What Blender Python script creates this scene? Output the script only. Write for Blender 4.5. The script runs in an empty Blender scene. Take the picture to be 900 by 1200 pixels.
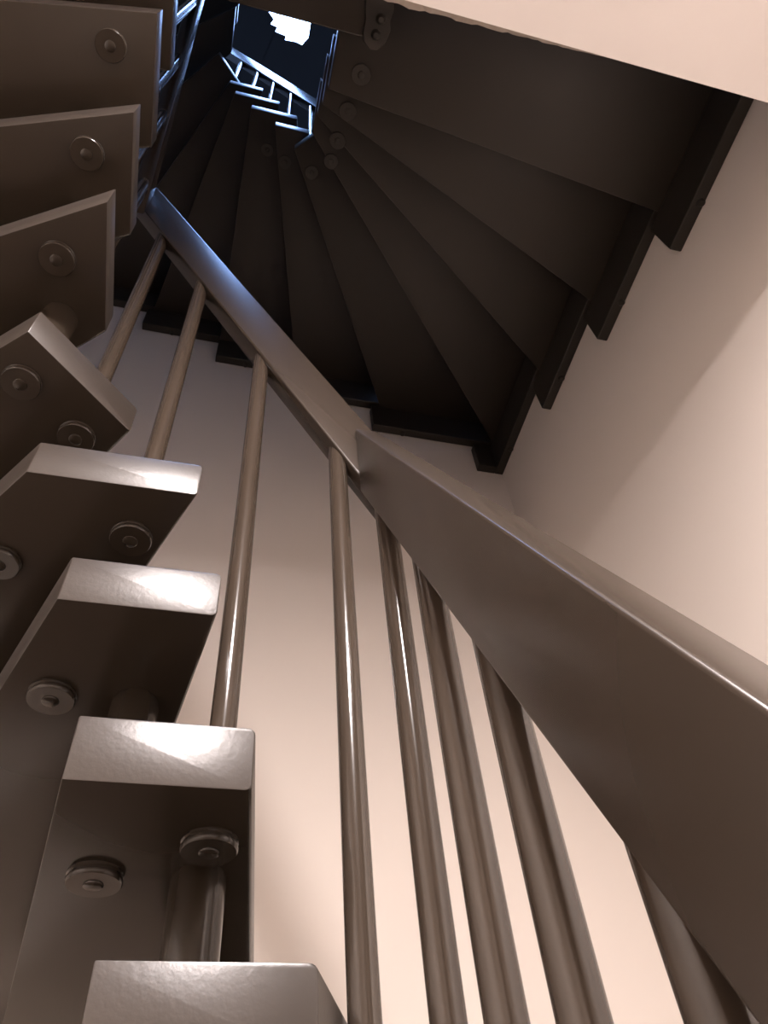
import bpy, bmesh, math, random
from mathutils import Vector, Matrix

# ---------------------------------------------------------------- camera, world, lights
S = 0.58            # metres per unit of the survey (unit = distance camera -> far well edge)
ZC = 1.27           # camera height above the lower landing, in units
def W(x, y, z): return Vector((x * S, y * S, (z + ZC) * S))

scene = bpy.context.scene
C = scene.collection
cam_d = bpy.data.cameras.new('camera')
cam = bpy.data.objects.new('camera', cam_d)
C.objects.link(cam)
cam_d.sensor_fit = 'VERTICAL'
cam_d.sensor_height = 24.0
cam_d.lens = 890.0 / 1200.0 * 24.0
cam_d.clip_start = 0.01
R = Matrix(((0.9696454771, -0.1349117138, -0.2039276297),
            (-0.2324761433, -0.7671350616, -0.5978784493),
            (-0.0757792285, 0.6271384431, -0.7752127977)))
cam.matrix_world = Matrix.Translation(W(0, 0, 0)) @ R.to_4x4()
scene.camera = cam

world = bpy.data.worlds.new('world')
scene.world = world
world.use_nodes = True
world.node_tree.nodes['Background'].inputs[0].default_value = (0.55, 0.68, 1.0, 1)
world.node_tree.nodes['Background'].inputs[1].default_value = 0.3

vs = scene.view_settings
vs.view_transform = 'Standard'
vs.look = 'None'
vs.gamma = 1.0
vs.use_curve_mapping = False
vs.exposure = 0.13

LAMP_STRENGTH = 570.0
LAMP_COLOR = (1.0, 0.90, 0.875)
SKY_STRENGTH = 29.0
SKY_COLOR = (0.29, 0.49, 1.0)

random.seed(4)

# ---------------------------------------------------------------- materials
def nodes(m): 
    m.use_nodes = True
    return m.node_tree.nodes, m.node_tree.links, m.node_tree.nodes['Principled BSDF']

def noise_mat(name, c1, c2, rough, scale, bump=0.0, bscale=60.0, bdist=0.002, stretch=(1, 1, 1), coat=0.0, rvar=0.0):
    m = bpy.data.materials.new(name)
    n, l, p = nodes(m)
    tc = n.new('ShaderNodeTexCoord')
    mp = n.new('ShaderNodeMapping')
    mp.inputs['Scale'].default_value = stretch
    l.new(tc.outputs['Object'], mp.inputs['Vector'])
    t = n.new('ShaderNodeTexNoise')
    t.inputs['Scale'].default_value = scale
    t.inputs['Detail'].default_value = 5
    l.new(mp.outputs['Vector'], t.inputs['Vector'])
    r = n.new('ShaderNodeValToRGB')
    r.color_ramp.elements[0].position = 0.0
    r.color_ramp.elements[1].position = 1.0
    r.color_ramp.elements[0].color = (*c1, 1)
    r.color_ramp.elements[1].color = (*c2, 1)
    l.new(t.outputs['Fac'], r.inputs['Fac'])
    l.new(r.outputs['Color'], p.inputs['Base Color'])
    p.inputs['Roughness'].default_value = rough
    if rvar:
        mr = n.new('ShaderNodeMapRange')
        mr.inputs['To Min'].default_value = rough - rvar
        mr.inputs['To Max'].default_value = rough + rvar
        l.new(t.outputs['Fac'], mr.inputs['Value'])
        l.new(mr.outputs['Result'], p.inputs['Roughness'])
    if coat:
        p.inputs['Coat Weight'].default_value = coat
        p.inputs['Coat Roughness'].default_value = 0.12
    if bump:
        b = n.new('ShaderNodeTexNoise')
        b.inputs['Scale'].default_value = bscale
        b.inputs['Detail'].default_value = 4
        l.new(mp.outputs['Vector'], b.inputs['Vector'])
        bp = n.new('ShaderNodeBump')
        bp.inputs['Strength'].default_value = bump
        bp.inputs['Distance'].default_value = bdist
        l.new(b.outputs['Fac'], bp.inputs['Height'])
        l.new(bp.outputs['Normal'], p.inputs['Normal'])
    return m

M_PAINT = noise_mat('taupe_gloss_paint', (0.028, 0.0212, 0.0150), (0.0325, 0.0245, 0.0178), 0.22, 5)
M_UPPER = noise_mat('taupe_dull_paint', (0.032, 0.0258, 0.0195), (0.037, 0.030, 0.0225), 0.45, 5, 0.12, 90, 0.0010)
M_END = noise_mat('taupe_paint_on_end_grain', (0.034, 0.0265, 0.0215), (0.037, 0.029, 0.0235), 0.35, 5, 0.17, 210, 0.0010)
M_END.node_tree.nodes['Principled BSDF'].inputs['Specular IOR Level'].default_value = 0.8
M_RAIL = noise_mat('taupe_rail_paint', (0.037, 0.0275, 0.0205), (0.040, 0.030, 0.0225), 0.27, 5)
M_ROD = noise_mat('taupe_rod_paint', (0.044, 0.033, 0.0245), (0.052, 0.039, 0.0295), 0.15, 12, 0.12, 70, 0.0008, stretch=(1, 1, 0.25))
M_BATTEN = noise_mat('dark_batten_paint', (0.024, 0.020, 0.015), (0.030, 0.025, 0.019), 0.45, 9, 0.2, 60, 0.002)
M_WALL = noise_mat('white_plaster', (0.90, 0.825, 0.76), (0.91, 0.835, 0.77), 0.75, 3, 0.06, 25, 0.004)
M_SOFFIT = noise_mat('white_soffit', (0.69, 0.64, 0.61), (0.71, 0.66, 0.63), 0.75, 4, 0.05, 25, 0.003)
M_ARRIS = noise_mat('worn_shaded_plaster_edge', (0.30, 0.24, 0.19), (0.55, 0.48, 0.42), 0.85, 30, 0.6, 60, 0.006)  # grey carries the shade on the ragged plaster edge
M_FLOOR = noise_mat('pale_floor_boards', (0.13, 0.10, 0.08), (0.16, 0.125, 0.10), 0.5, 5, 0.1, 40, 0.002, stretch=(0.3, 3, 1))
M_ROOF = noise_mat('shade_dark_roof_boards', (0.018, 0.016, 0.016), (0.026, 0.023, 0.022), 0.7, 5, 0.2, 30, 0.003)  # shade of the unlit ceiling put into the dark base colour
M_STEEL = noise_mat('dark_steel_strap', (0.024, 0.020, 0.016), (0.034, 0.028, 0.022), 0.6, 20, 0.3, 90, 0.001)

def emit_mat(name, col, st):
    m = bpy.data.materials.new(name)
    n, l, p = nodes(m)
    p.inputs['Base Color'].default_value = (0.8, 0.8, 0.8, 1)
    p.inputs['Emission Color'].default_value = (*col, 1)
    p.inputs['Emission Strength'].default_value = st
    return m
M_GLOBE = emit_mat('lit_opal_glass', LAMP_COLOR, LAMP_STRENGTH)
M_SKY = emit_mat('skylight_pane', SKY_COLOR, SKY_STRENGTH)

# ---------------------------------------------------------------- helpers
def finish(name, bm, mat, parent=None, org=Vector((0, 0, 0)), smooth=False):
    """bm holds world coordinates; org becomes the object's origin"""
    bmesh.ops.recalc_face_normals(bm, faces=bm.faces)
    po = org
    for v in bm.verts: v.co -= po
    me = bpy.data.meshes.new(name)
    bm.to_mesh(me); bm.free()
    me.materials.append(mat)
    if smooth:
        for p in me.polygons: p.use_smooth = True
        me.set_sharp_from_angle(angle=math.radians(38))
    o = bpy.data.objects.new(name, me)
    C.objects.link(o)
    if parent is not None:
        o.parent = parent
        o.location = org - PW[parent.name]
    else:
        o.location = org
    PW[o.name] = org.copy()
    return o
PW = {}

def tag(o, label=None, cat=None, group=None, kind=None):
    if label: o['label'] = label
    if cat: o['category'] = cat
    if group: o['group'] = group
    if kind: o['kind'] = kind
    return o

def thing(name, org, label, cat, group=None):
    o = bpy.data.objects.new(name, None)
    o.empty_display_size = 0.05
    C.objects.link(o)
    o.location = org
    PW[o.name] = org.copy()
    return tag(o, label, cat, group)

def prism(poly, z0, z1, bevel=0.0, seg=2, bm=None):
    own = bm is None
    if own: bm = bmesh.new()
    lo = [bm.verts.new(W(x, y, z0)) for x, y in poly]
    hi = [bm.verts.new(W(x, y, z1)) for x, y in poly]
    n = len(poly)
    bm.faces.new(lo[::-1]); bm.faces.new(hi)
    for i in range(n):
        bm.faces.new((lo[i], lo[(i + 1) % n], hi[(i + 1) % n], hi[i]))
    if bevel:
        bmesh.ops.bevel(bm, geom=list(bm.edges), offset=bevel, segments=seg, profile=0.5, affect='EDGES', clamp_overlap=True)
    return bm

def hexa(pts, bevel=0.0, seg=2):
    """8 unit points: 4 of one end, 4 of the other, in matching order"""
    bm = bmesh.new()
    v = [bm.verts.new(W(*p)) for p in pts]
    for f in ((0, 1, 2, 3), (4, 5, 6, 7), (0, 1, 5, 4), (1, 2, 6, 5), (2, 3, 7, 6), (3, 0, 4, 7)):
        bm.faces.new([v[i] for i in f])
    bmesh.ops.recalc_face_normals(bm, faces=bm.faces)
    if bevel:
        bmesh.ops.bevel(bm, geom=list(bm.edges), offset=bevel, segments=seg, profile=0.5, affect='EDGES', clamp_overlap=True)
    return bm

def lathe(x, y, prof, n=24, bm=None):
    """prof: list of (radius, z) in units, closed on the axis at both ends"""
    if bm is None: bm = bmesh.new()
    rings = []
    for r, z in prof:
        if r == 0:
            rings.append([bm.verts.new(W(x, y, z))])
        else:
            rings.append([bm.verts.new(W(x + r * math.cos(2 * math.pi * i / n), y + r * math.sin(2 * math.pi * i / n), z)) for i in range(n)])
    for a, b in zip(rings, rings[1:]):
        for i in range(n):
            j = (i + 1) % n
            if len(a) == 1 and len(b) == 1: continue
            if len(a) == 1: bm.faces.new((a[0], b[i], b[j]))
            elif len(b) == 1: bm.faces.new((a[i], a[j], b[0]))
            else: bm.faces.new((a[i], a[j], b[j], b[i]))
    return bm

def clip(poly, px, py, nx, ny):
    """keep the side where (p - P).n >= 0"""
    out = []
    for i in range(len(poly)):
        a, b = poly[i], poly[(i + 1) % len(poly)]
        da = (a[0] - px) * nx + (a[1] - py) * ny
        db = (b[0] - px) * nx + (b[1] - py) * ny
        if da >= 0: out.append(a)
        if (da >= 0) != (db >= 0):
            t = da / (da - db)
            out.append((a[0] + t * (b[0] - a[0]), a[1] + t * (b[1] - a[1])))
    return out

def inside(poly, x, y, m=0.0):
    n = len(poly)
    for i in range(n):
        a, b = poly[i], poly[(i + 1) % n]
        L = math.hypot(b[0] - a[0], b[1] - a[1])
        if L < 1e-6: continue
        if ((b[0] - a[0]) * (y - a[1]) - (b[1] - a[1]) * (x - a[0])) / L < m: return False
    return True

# ---------------------------------------------------------------- structure
XR, YF, XL, YB = 2.03, 3.05, -2.25, -4.2       # inner wall faces
ZF, ZT = -1.27, 11.2                          # floor, roof underside
T = 0.25
def box(x0, x1, y0, y1, z0, z1, **k): return prism([(x0, y0), (x1, y0), (x1, y1), (x0, y1)], z0, z1, **k)
def struct(name, bm, mat): return tag(finish(name, bm, mat), kind='structure')

struct('floor', box(XL - T, XR + T, YB - T, YF + T, ZF - 0.2, ZF), M_FLOOR)
w = struct('wall_right', box(XR, XR + T, YB - T, YF + T, ZF, ZT), M_WALL)
w['label'] = 'white plaster wall on the right, crossed by a soft shadow edge'
w = struct('wall_far', box(XL - T, XR, YF, YF + T, ZF, ZT), M_WALL)
w['label'] = 'white plaster wall behind the round balusters'
struct('wall_left', box(XL - T, XL, YB - T, YF, ZF, ZT), M_WALL)
struct('wall_back', box(XL, XR, YB - T, YB, ZF, ZT), M_WALL)

# roof with the skylight opening (ragged far-left corner of the opening)
SKX0, SKX1, SKY0, SKY1 = -0.45, 0.22, -0.6, 1.42
def ring(name, outer, inner, z0, z1, mat):
    bm = bmesh.new()
    n = len(outer)
    vo = [[bm.verts.new(W(x, y, z)) for x, y in outer] for z in (z0, z1)]
    vi = [[bm.verts.new(W(x, y, z)) for x, y in inner] for z in (z0, z1)]
    for i in range(n):
        j = (i + 1) % n
        bm.faces.new((vo[0][i], vo[0][j], vi[0][j], vi[0][i]))
        bm.faces.new((vo[1][i], vo[1][j], vi[1][j], vi[1][i]))
        bm.faces.new((vo[0][i], vo[0][j], vo[1][j], vo[1][i]))
        bm.faces.new((vi[0][i], vi[0][j], vi[1][j], vi[1][i]))
    return finish(name, bm, mat)
inner = [(SKX0, SKY0), (SKX1, SKY0), (SKX1, 1.355), (0.182, 1.408), (0.157, 1.451), (0.079, 1.436), (-0.06, 1.445), (-0.056, 1.401), (-0.198, 1.383), (-0.173, 1.331), (-0.26, 1.319), (-0.226, 1.26), (-0.31, 1.189), (SKX0, 0.98)]
XL2, XR2, YB2, YF2 = XL - T, XR + T, YB - T, YF + T
outer = [(XL2, YB2), (XR2, YB2), (XR2, YF2), (0.9, YF2), (0.5, YF2), (0.2, YF2), (-0.1, YF2), (-0.3, YF2), (-0.5, YF2), (-0.8, YF2), (-1.0, YF2), (-1.4, YF2), (-1.8, YF2), (XL2, YF2)]
tag(ring('ceiling', outer, inner, ZT, ZT + 0.3, M_ROOF), 'boarded roof far above, shade put into its dark colour, with a bright skylight opening', kind='structure')
bm = bmesh.new()
bm.faces.new([bm.verts.new(W(x, y, ZT + 0.04)) for x, y in inner])
o = finish('window_1', bm, M_SKY)
tag(o, 'blown out bluish white skylight at the top of the stairwell', kind='structure')

# landings: thick plaster slab, wooden landing floor on top
def landing(z_top, th, edge):
    a = [(-0.37, YB), (XR, YB), (XR, edge), (-0.37, edge)]
    b = [(XL, YB), (-0.37, YB), (-0.37, -0.06), (XL, -0.06)]
    bm = prism(a, z_top - th, z_top - 0.105)
    prism(b, z_top - th, z_top - 0.105, bm=bm)
    bmesh.ops.remove_doubles(bm, verts=bm.verts, dist=1e-5)
    sl = finish('landing_slab', bm, M_SOFFIT)
    tag(sl, 'white plastered landing soffit at the upper right corner', kind='structure')
    return sl
ZS = 2.76
EDGE = 0.172
slab = landing(3.68, 3.68 - ZS, EDGE)
tag(finish('landing_slab', box(XL, -0.46, YB, 0.26, 8.2, 8.525), M_SOFFIT), 'top floor landing slab hidden high above the stairwell', kind='structure')
# worn plaster arris along the inner soffit edge, its shade coloured grey
bm = bmesh.new()
N = 46
ra, rb, rc_ = [], [], []
for i in range(N + 1):
    t = i / N
    x = 0.24 + t * 0.78
    wd = 0.020 * (1 - t) ** 0.7 + 0.001
    jag = random.uniform(-0.3, 0.1) * wd
    ra.append(bm.verts.new(W(x, EDGE - 0.001, ZS + 0.0015)))
    rb.append(bm.verts.new(W(x, EDGE + wd + jag, ZS + 0.02)))
    rc_.append(bm.verts.new(W(x, EDGE - 0.001, ZS + 0.10)))
for i in range(N):
    bm.faces.new((ra[i], ra[i + 1], rb[i + 1], rb[i]))
    bm.faces.new((rb[i], rb[i + 1], rc_[i + 1], rc_[i]))
    bm.faces.new((rc_[i], rc_[i + 1], ra[i + 1], ra[i]))
bm.faces.new((ra[0], rb[0], rc_[0])); bm.faces.new((ra[N], rb[N], rc_[N]))
tag(finish('plaster_arris', bm, M_ARRIS, slab), 'chipped plaster edge with its shade coloured grey')

# landing floor boards with a nosing towards the well
org = W(-0.05, 0.0, 3.575)
t = thing('landing_floor', org, 'dark landing board edging the well above the chipped plaster', 'landing')
finish('nosing_board', prism([(-0.36, -0.06), (0.285, -0.06), (0.285, 0.382), (-0.36, 0.382)], 3.575, 3.68, 0.003), M_PAINT, t, org)
finish('floor_board', prism([(XL + 0.01, YB + 0.01), (XR - 0.01, YB + 0.01), (XR - 0.01, -0.06), (XL + 0.01, -0.06)], 3.576, 3.68), M_PAINT, t, org)
org = W(-1.35, -1.1, 8.525)
t = thing('landing_floor', org, 'top floor landing boards hidden high above the stairwell', 'landing')
finish('floor_board', box(XL + 0.01, -0.45, YB + 0.01, 0.29, 8.525, 8.63), M_PAINT, t, org)

# ---------------------------------------------------------------- staircase
TH = 0.105
def ztop(k): return 0.382 + 0.33 * (k - 1)
FAR1 = (0, 1.0, 0, 1); LEFT1 = (-0.372, 0, -1, 0); RIGHT1 = (0.20, 0, 1, 0)
CH_L1 = (-0.335, 1.008, -0.7071, 0.7071); CH_R1 = (0.20, 1.04, 0.7071, 0.7071)
FAR2 = (0, 1.21, 0, 1); LEFT2 = (-0.45, 0, -1, 0); RIGHT2 = (0.20, 0, 1, 0)
CH_L2 = (-0.40, 1.21, -0.7071, 0.7071); CH_R2 = (0.20, 1.17, 0.7071, 0.7071)
# k: (inner end half plane, front point, front angle, back point, back angle)
TREADS = {
 -3: (RIGHT1, (0.2, 0.40), 14, (0.2, 0.68), 28),
 -2: (RIGHT1, (0.2, 0.56), 28, (0.2, 0.86), 41),
 -1: (RIGHT1, (0.2, 0.74), 41, (0.2, 1.00), 54),
 0: (CH_R1, (0.33, 0.91), 54, (0.07, 1.17), 67.8),
 1: (FAR1, (0.186, 1.0), 67.8, (-0.076, 1.0), 82.5),
 2: (FAR1, (0.092, 1.0), 82.8, (-0.166, 1.0), 98.3),
 3: (FAR1, (0.012, 1.0), 98.4, (-0.252, 1.0), 112.4),
 4: (FAR1, (-0.058, 1.0), 112.2, (-0.390, 1.0), 127),
 5: (CH_L1, (-0.249, 1.098), 124, (-0.470, 0.872), 138.8),
 6: (LEFT1, (-0.373, 1.018), 138.3, (-0.373, 0.672), 151.2),
 7: (LEFT1, (-0.375, 0.872), 151.2, (-0.372, 0.540), 161.8),
 8: (LEFT1, (-0.375, 0.711), 161.8, (-0.382, 0.351), 171.1),
 9: (LEFT1, (-0.375, 0.550), 171.1, (-0.375, 0.19), 178),
 10: (LEFT1, (-0.375, 0.37), 178, (-0.375, 0.0), 180),
 12: (RIGHT2, (0.20, 0.28), -8, (0.417, 0.670), 5.8),
 13: (RIGHT2, (0.20, 0.48), 5.8, (0.450, 0.873), 21.4),
 14: (RIGHT2, (0.20, 0.61), 21.4, (0.439, 1.063), 34.8),
 15: (RIGHT2, (0.20, 0.78), 34.8, (0.528, 1.408), 46.9),
 16: (CH_R2, (0.65, 1.29), 46.9, (0.324, 1.611), 60.8),
 17: (FAR2, (0.20, 1.21), 60.8, (0.100, 1.706), 76.5),
 18: (FAR2, (0.123, 1.21), 76.5, (-0.196, 1.21), 91),
 19: (FAR2, (-0.011, 1.21), 91, (-0.334, 1.21), 105),
 20: (FAR2, (-0.148, 1.21), 105, (-0.40, 1.21), 119),
 21: (CH_L2, (-0.27, 1.33), 119, (-0.52, 1.09), 133),
 22: (LEFT2, (-0.45, 1.12), 133, (-0.45, 0.80), 146),
 23: (LEFT2, (-0.45, 0.95), 146, (-0.45, 0.63), 157),
 24: (LEFT2, (-0.45, 0.80), 157, (-0.45, 0.46), 167),
 25: (LEFT2, (-0.45, 0.62), 167, (-0.45, 0.30), 177),
}
ORD = {
 -3: 'lowest stair tread below the picture, first above the lower landing',
 -2: 'second stair tread above the lower landing, below the picture',
 -1: 'third stair tread above the lower landing, below the picture',
 0: 'corner stair tread just below the bottom edge, under the nearest cut-off tread',
 1: 'taupe stair tread cut off by the bottom edge, only its end face showing',
 2: 'taupe stair tread with two round caps underneath, second up from the bottom edge',
 3: 'taupe stair tread whose end face glares brightest white, third from bottom edge',
 4: 'taupe stair tread with pinkish lit end, just above the glaring white one',
 5: 'corner stair tread with end cut diagonally at 45 degrees, two caps underneath',
 6: 'brown stair tread directly above the diagonal corner tread, one cap underneath',
 7: 'brown stair tread second above the diagonal corner tread at the left',
 8: 'broad brown stair tread filling the top left corner, one cap underneath',
 9: 'sliver of a stair tread with blue lit end, above the top left corner tread',
 10: 'last stair tread below the landing, beyond the top left corner',
 12: 'widest dark tread underside at right, directly beside the white soffit',
 13: 'second dark tread underside of the overhead fan, next to the one by the soffit',
 14: 'third dark tread underside of the overhead fan counted from the white soffit',
 15: 'fourth dark tread underside of the overhead fan, reaching the wall corner',
 16: 'fifth dark tread underside of the fan, just past the wall corner',
 17: 'sixth dark tread underside of the fan, lowest blue lit end in the well',
 18: 'seventh tread of the fan, second blue lit end from below in the well',
 19: 'eighth tread of the fan, third blue lit end from below in the well',
 20: 'ninth tread of the fan, topmost level blue lit end in the well',
 21: 'upper corner tread with slanting blue lit end at the well\'s left corner',
 22: 'upper tread on the left of the well, first above the slanting end',
 23: 'upper tread on the left of the well, second above the slanting end',
 24: 'upper tread on the left of the well, third above the slanting end',
 25: 'topmost tread on the left of the well, just under the upper landing',
}
POLY = {}
def dirv(a): return math.cos(math.radians(a)), math.sin(math.radians(a))
CAPR = 0.0440
def cap(parent, x, y, zb, r=CAPR, mat=None, f=1.0):
    """round washer proud of a tread's underside with a domed bolt head"""
    mat = mat or M_PAINT
    h = 0.018 * f
    bm = lathe(x, y, [(0, zb - h), (r * 0.95, zb - h), (r, zb - h * 0.83), (r, zb - h * 0.55), (r * 0.94, zb - h * 0.45), (r * 0.94, zb - h * 0.28), (r, zb - h * 0.17), (r, zb + 0.004), (0, zb + 0.004)], 28)
    w = finish('cap_washer', bm, mat, parent, W(x, y, zb), smooth=True)
    g = h + 0.004
    bm = lathe(x, y, [(0, zb - g), (r * 0.30, zb - g + 0.0004), (r * 0.35, zb - g + 0.0018), (r * 0.37, zb - h + 0.0005), (0, zb - h + 0.0005)], 18)
    finish('bolt_head', bm, mat, w, W(x, y, zb - h), smooth=True)

CAPS = {2: [(0.047, 1.148), (-0.12, 1.264)], 3: [(-0.266, 1.256), (-0.10, 1.15)], 4: [(-0.185, 1.135), (-0.454, 1.25)], 5: [(-0.370, 1.129), (-0.488, 1.0)],
        1: [(0.04, 1.26)], 6: [(-0.487, 0.834)], 7: [(-0.487, 0.667)], 8: [(-0.494, 0.457)], 9: [(-0.494, 0.27)],
        12: [(0.332, 0.56)], 13: [(0.330, 0.78)], 14: [(0.330, 0.995)], 15: [(0.339, 1.188)], 16: [(0.251, 1.362)], 17: [(0.08, 1.42)], 18: [(-0.05, 1.45)]}
CAPS[3] = [(-0.266, 1.256)]
SPACERS = {1: (0.04, 1.26), 2: (-0.115, 1.262), 3: (-0.266, 1.256), 4: (-0.454, 1.25), 5: (-0.485, 0.995), 6: (-0.487, 0.834), 7: (-0.487, 0.667), 8: (-0.494, 0.457)}
BATTEN_OVER = 0.09
def seg_hit(p, ang, wall):
    dx, dy = dirv(ang)
    if wall == 'right': t = (XR - p[0]) / dx if abs(dx) > 1e-6 else -1
    elif wall == 'far': t = (YF - p[1]) / dy if abs(dy) > 1e-6 else -1
    else: t = (XL - p[0]) / dx if abs(dx) > 1e-6 else -1
    return p[0] + t * dx, p[1] + t * dy

for k in sorted(TREADS):
    (hx, hy, hnx, hny), fp, fa, bp, ba = TREADS[k]
    g = 0.004
    poly = [(XL + g, YB), (XR - g, YB), (XR - g, YF - g), (XL + g, YF - g)]
    poly = clip(poly, hx, hy, hnx, hny)
    dx, dy = dirv(fa); poly = clip(poly, fp[0], fp[1], -dy, dx)
    dx, dy = dirv(ba); poly = clip(poly, bp[0], bp[1], dy, -dx)
    POLY[k] = poly
    zt = ztop(k); zb = zt - TH
    cx = sum(p[0] for p in poly) / len(poly); cy = sum(p[1] for p in poly) / len(poly)
    org = W(cx, cy, zb)
    low = k <= 10
    t = thing('stair_tread', org, ORD[k], 'stair tread', 'lower winder treads' if low else 'overhead winder treads')
    bm = prism(poly, zb, zt)
    bmesh.ops.recalc_face_normals(bm, faces=bm.faces)
    dx, dy = dirv(fa)
    def onfront(v):
        return abs((v.co.x / S - fp[0]) * -dy + (v.co.y / S - fp[1]) * dx) < 1e-4
    fe = [e for e in bm.edges if onfront(e.verts[0]) and onfront(e.verts[1]) and abs(e.verts[0].co.z - e.verts[1].co.z) < 1e-5]
    bmesh.ops.bevel(bm, geom=fe, offset=0.006, segments=4, profile=0.5, affect='EDGES', clamp_overlap=True)
    se = [e for e in bm.edges if len(e.link_faces) == 2 and e.calc_face_angle() > 0.7]
    bmesh.ops.bevel(bm, geom=se, offset=0.0016, segments=2, profile=0.5, affect='EDGES', clamp_overlap=True)
    bmesh.ops.recalc_face_normals(bm, faces=bm.faces)
    bm.normal_update()
    for f in bm.faces:
        if abs(f.normal.z) < 0.5: f.material_index = 1
    bd = finish('board', bm, M_PAINT if low else M_UPPER, t, org, smooth=True)
    bd.data.materials.append(M_END)
    for (x, y) in CAPS.get(k, []):
        cap(t, x, y, zb) if low else cap(t, x, y, zb, mat=M_UPPER, f=0.6)
    if k in SPACERS:
        x, y = SPACERS[k]
        r = 0.0445
        z0, z1 = zt, ztop(k + 1) - TH
        bm = lathe(x, y, [(0, z0 - 0.002), (r * 1.0, z0 - 0.002), (r, z1 - 0.008), (r * 0.96, z1 + 0.001), (0, z1 + 0.001)], 32)
        finish('spacer_tube', bm, M_PAINT, t, W(x, y, z0), smooth=True)

# battens that carry the outer tread edges along the walls
BH, BT = 0.28, 0.066
BLAB = {12: 'dark batten under the widest tread, beside the white soffit on the right wall', 13: 'dark wall batten second from the soffit, stepping up the right wall',
        14: 'dark wall batten third from the soffit, stepping up the right wall', 15: 'dark corner batten where right wall meets the far wall',
        16: 'dark batten on the far wall right beside the corner batten', 17: 'dark batten on the far wall mostly hidden behind the handrail corner',
        18: 'dark batten on the far wall between third and second balusters', 19: 'dark batten on the far wall between second and leftmost balusters',
        20: 'dark batten on the far wall behind the leftmost baluster'}
for k in range(12, 23):
    _, fp, fa, bp, ba = TREADS[k]
    zb = ztop(k) - TH; z0 = zb - BH
    pieces = []
    def on(wall, a, b):
        pieces.append((wall, a, b))
    # position along the wall path: right wall (y), then far wall (XR - x)
    def path(p, a):
        h = seg_hit(p, a, 'right')
        dx, dy = dirv(a)
        if dx > 1e-3 and h[1] <= YF: return h[1]
        h = seg_hit(p, a, 'far')
        if h[0] >= XL and dy > 1e-3: return YF + (XR - h[0])
        h = seg_hit(p, a, 'left')
        return YF + (XR - XL) + (YF - h[1])
    s0 = path(fp, fa); s1 = path(bp, ba) + BATTEN_OVER
    if k == 15: s1 = YF + (XR - 1.82)
    if k == 16: s1 = YF + (XR - 1.02)
    if k == 17: s1 = YF + (XR - 0.36)
    if k == 18: s1 = YF + (XR + 0.235)
    if k == 19: s1 = YF + (XR + 0.86)
    if k == 12: s0 = 0.19
    if k == 21: s1 = YF + (XR - XL)
    if k == 22: continue
    if k == 20: s1 = YF + XR + 1.5
    A, B = YF, YF + XR - XL
    boxes = []
    if s0 < A:
        boxes.append((XR - BT, XR, s0, min(s1, A)))
    if s1 > A and s0 < B:
        boxes.append((XR - (min(s1, B) - A), XR - (max(s0, A) - A) if s0 > A else XR - BT, YF - BT, YF))
    b0 = boxes[0]
    org = W((b0[0] + b0[1]) / 2, (b0[2] + b0[3]) / 2, z0)
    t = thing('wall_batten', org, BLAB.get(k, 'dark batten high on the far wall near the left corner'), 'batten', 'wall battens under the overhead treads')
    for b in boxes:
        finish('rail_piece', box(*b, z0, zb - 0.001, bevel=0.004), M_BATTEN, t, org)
        along_y = (b[3] - b[2]) > (b[1] - b[0])
        L = (b[3] - b[2]) if along_y else (b[1] - b[0])
        if L > 0.4:
            e = 0.24
            x, y = ((b[0] + b[1]) / 2 + 0.012, b[3] - e) if along_y else (b[0] + e, (b[2] + b[3]) / 2 + 0.012)
            bm = lathe(x, y, [(0, z0 - 0.014), (0.014, z0 - 0.013), (0.02, z0 - 0.006), (0.021, z0 + 0.002), (0, z0 + 0.002)], 14)
            finish('bolt_head', bm, M_BATTEN, t, W(x, y, z0), smooth=True)

# ---------------------------------------------------------------- handrails
def rail(name, label, pts, bevel=0.003):
    """pts: plan start (x,y), plan end (x,y) on centre line, width vector, z bottoms/tops at both ends"""
    (xa, ya), (xb, yb), (wx, wy), za0, za1, zb0, zb1 = pts
    P = [(xa - wx, ya - wy, za0), (xa + wx, ya + wy, za0), (xa + wx, ya + wy, za1), (xa - wx, ya - wy, za1),
         (xb - wx, yb - wy, zb0), (xb + wx, yb + wy, zb0), (xb + wx, yb + wy, zb1), (xb - wx, yb - wy, zb1)]
    org = W(xa, ya, za0)
    return tag(finish(name, hexa(P, bevel, 3), M_RAIL, None, org, smooth=True), label, 'handrail', 'handrail lengths around the well')
HW = 0.0325
def r1b(x): return 2.245 - 2.0 * x
def r1t(x): return 2.565 - 2.0 * x
def r2b(y): return 2.0 * y - 0.715
def r2t(y): return 1.91 * y - 0.322
def r3t(y): return 3.47 + 2.67 * (1.089 - y)
def r3b(y): return r3t(y) - 0.25
rail('handrail', 'sloping taupe handrail turning bluish at its upper left end', ((-0.533, 1.1495), (0.39, 1.1495), (0, HW), r1b(-0.533), r1t(-0.533), r1b(0.39), r1t(0.39)))
rail('handrail', 'broad near handrail running down to the lower right corner', ((0.3575, 1.1165), (0.3575, 0.02), (HW, 0), r2b(1.1165), r2t(1.1165), r2b(0.02), r2t(0.02)))
rail('handrail', 'thin blue lit handrail rising steeply to the top edge, left of the well', ((-0.5005, 1.1165), (-0.5005, 0.34), (HW, 0), r3b(1.1165), r3t(1.1165), r3b(0.34), r3t(0.34)))
def u2b(x): return 7.76 - 1.8 * x - 0.17
def u2t(x): return 7.76 - 1.8 * x + 0.17
def u1b(y): return u2b(0.35) - (1.327 - y) * 1.95
def u1t(y): return u1b(y) + 0.33
def u3b(y): return u2b(-0.6) + (1.327 - y) * 2.1
def u3t(y): return u3b(y) + 0.33
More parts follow.
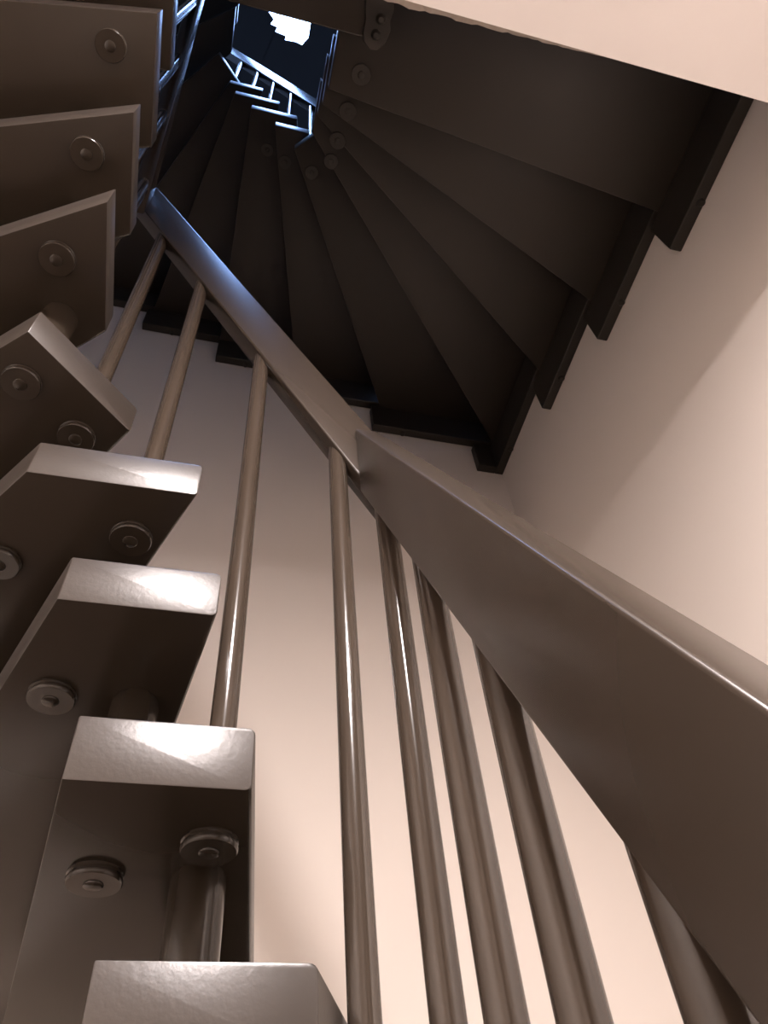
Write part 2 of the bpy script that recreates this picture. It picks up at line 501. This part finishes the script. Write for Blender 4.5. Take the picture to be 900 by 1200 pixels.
rail('handrail', 'bright blue white handrail inside the well, slanting below the skylight', ((-0.632, 1.36), (0.382, 1.36), (0, HW), u2b(-0.632), u2t(-0.632), u2b(0.382), u2t(0.382)))
rail('handrail', 'thin bright handrail along the right side of the skylit well', ((0.3495, 1.327), (0.3495, 0.40), (HW, 0), u1b(1.327), u1t(1.327), u1b(0.40), u1t(0.40)))
rail('handrail', 'thin bright handrail along the left side of the skylit well', ((-0.5995, 1.327), (-0.5995, 0.40), (HW, 0), u3b(1.327), u3t(1.327), u3b(0.40), u3t(0.40)))

# ---------------------------------------------------------------- balusters
BR = 0.0238
def base_z(x, y, lo, hi):
    z = None
    for k in range(lo, hi + 1):
        if k in POLY and inside(POLY[k], x, y, 0.004):
            z = ztop(k) if z is None else max(z, ztop(k))
    return z
def baluster(x, y, z0, ztp, slope, label, group, r=BR):
    """painted round rod; its top is cut to the slope of the rail (dz/dx, dz/dy)"""
    bm = lathe(x, y, [(0, z0 - 0.002), (r * 0.92, z0 - 0.002), (r, z0 + 0.012), (r, z0 + 0.3), (r, ztp - 0.04), (r, ztp), (0, ztp)], 28)
    for v in bm.verts:
        u = v.co / S
        if u.z + 0 > ztp + ZC - 0.06:
            dz = (u.x - x) * slope[0] + (u.y - y) * slope[1] + 0.02
            v.co.z += dz * S
    return tag(finish('baluster', bm, M_ROD, None, W(x, y, z0), smooth=True), label, 'baluster', group)
G1 = 'round balusters of the lower flight'
G2 = 'round balusters beside the top left treads'
G3 = 'small bright balusters in the skylit well'
YC = 1.1495
for az, k, lab in ((-0.326, 5, 'leftmost long round baluster, rising behind the diagonal corner tread'),
                   (-0.1615, 4, 'round baluster standing on the tread with pinkish lit end'),
                   (0.0425, 2, 'round baluster with bright streak rising from the two-cap tread\'s end'),
                   (0.2415, 0, 'straight round baluster meeting the corner of the two handrails')):
    x = az * YC
    baluster(x, YC, ztop(k), r1b(x), (-2.0, 0), lab, G1)
for y, lab in ((1.02, 'first baluster under the broad near handrail, right of the handrail corner'),
               (0.838, 'second baluster under the broad near handrail'),
               (0.672, 'third baluster under the broad near handrail, thick and dark'),
               (0.488, 'nearest baluster, blurred in the lower right corner')):
    x = 0.3515
    z = base_z(x, y, -3, 0)
    baluster(x, y, z if z is not None else ZF, r2b(y), (0, 2.0), lab, G1)
for y, lab in ((1.062, 'short blue lit rod just above the bluish end of the handrail'), (0.893, 'blue lit rod beside the second tread above the diagonal corner tread'),
               (0.733, 'blue lit rod beside the broad top left tread'), (0.54, 'brightest blue lit rod touching the top edge left of the well')):
    x = -0.5005
    baluster(x, y, base_z(x, y, 4, 10), r3b(y), (0, -2.67), lab, G2)
for x, lab in ((-0.42, 'leftmost small bright rod below the skylit handrail'), (-0.25, 'second small bright rod from the left under the skylit handrail'),
               (-0.09, 'third small bright rod from the left under the skylit handrail'), (0.074, 'fourth small bright rod from the left under the skylit handrail'),
               (0.245, 'rightmost small bright rod at the well\'s lower right corner')):
    baluster(x, 1.36, base_z(x, 1.36, 15, 21), u2b(x), (-1.8, 0), lab, G3)
RK = ('lowest in the picture', 'second from below', 'third from below', 'topmost in the picture')
for y, w in zip((1.15, 0.95, 0.75, 0.56), RK):
    baluster(0.3495, y, base_z(0.3495, y, 12, 16), u1b(y), (0, 1.95), 'thin lit rod on the right edge of the skylit well, ' + w, G3)
for y, w in zip((1.10, 0.93, 0.75, 0.57), RK):
    baluster(-0.5995, y, base_z(-0.5995, y, 20, 25), u3b(y), (0, -2.1), 'thin lit rod on the left edge of the skylit well, ' + w, G3)

# newel post under the low end of the near rail (outside the picture)
nw = box(0.30, 0.415, -0.09, 0.02, ZF, 0.02, bevel=0.006)
tag(finish('newel_post', nw, M_RAIL, None, W(0.357, -0.03, ZF)), 'square newel post at the foot of the near handrail, out of view', 'post')

# strap bracket that ties the landing board to the first overhead tread
z = 3.565
out = [(0.255, 0.10), (0.365, 0.10), (0.372, 0.20), (0.381, 0.27), (0.372, 0.30), (0.385, 0.335), (0.372, 0.385), (0.345, 0.412), (0.318, 0.416), (0.290, 0.395), (0.278, 0.36), (0.285, 0.32), (0.268, 0.28), (0.262, 0.2)]
t = thing('strap_bracket', W(0.32, 0.26, z - 0.012), 'scalloped dark metal strap with two bolts beside the soffit\'s chipped end', 'bracket')
finish('strap_plate', prism(out, z - 0.012, z + 0.010, 0.002), M_STEEL, t, W(0.32, 0.26, z - 0.012))
for x, y in ((0.338, 0.304), (0.330, 0.359)):
    bm = lathe(x, y, [(0, z - 0.034), (0.010, z - 0.033), (0.017, z - 0.026), (0.02, z - 0.011), (0, z - 0.011)], 16)
    finish('bolt_head', bm, M_STEEL, t, W(x, y, z - 0.012), smooth=True)

# ---------------------------------------------------------------- the ceiling lamp of the lower landing
lx, ly = 0.08, -0.95
org = W(lx, ly, ZS)
t = thing('ceiling_lamp', org, 'round opal dome lamp on the landing soffit, out of view behind', 'lamp')
GR, GZ = 0.22, ZS - 0.11
finish('lamp_shield_rim', lathe(lx, ly, [(0, ZS), (0.28, ZS), (0.28, ZS - 0.145), (0.255, ZS - 0.155), (0.235, ZS - 0.145), (0.235, ZS - 0.03), (0, ZS - 0.03)], 40), M_SOFFIT, t, org, smooth=True)  # unseen deep rim, shaped to keep direct lamp light off the soffit
prof = [(0, GZ), (GR, GZ)] + [(GR * math.cos(a), GZ - 0.105 * math.sin(a)) for a in [i * math.pi / 2 / 9 for i in range(1, 9)]] + [(0, GZ - 0.105)]
finish('lamp_globe', lathe(lx, ly, prof, 40), M_GLOBE, t, org, smooth=True)
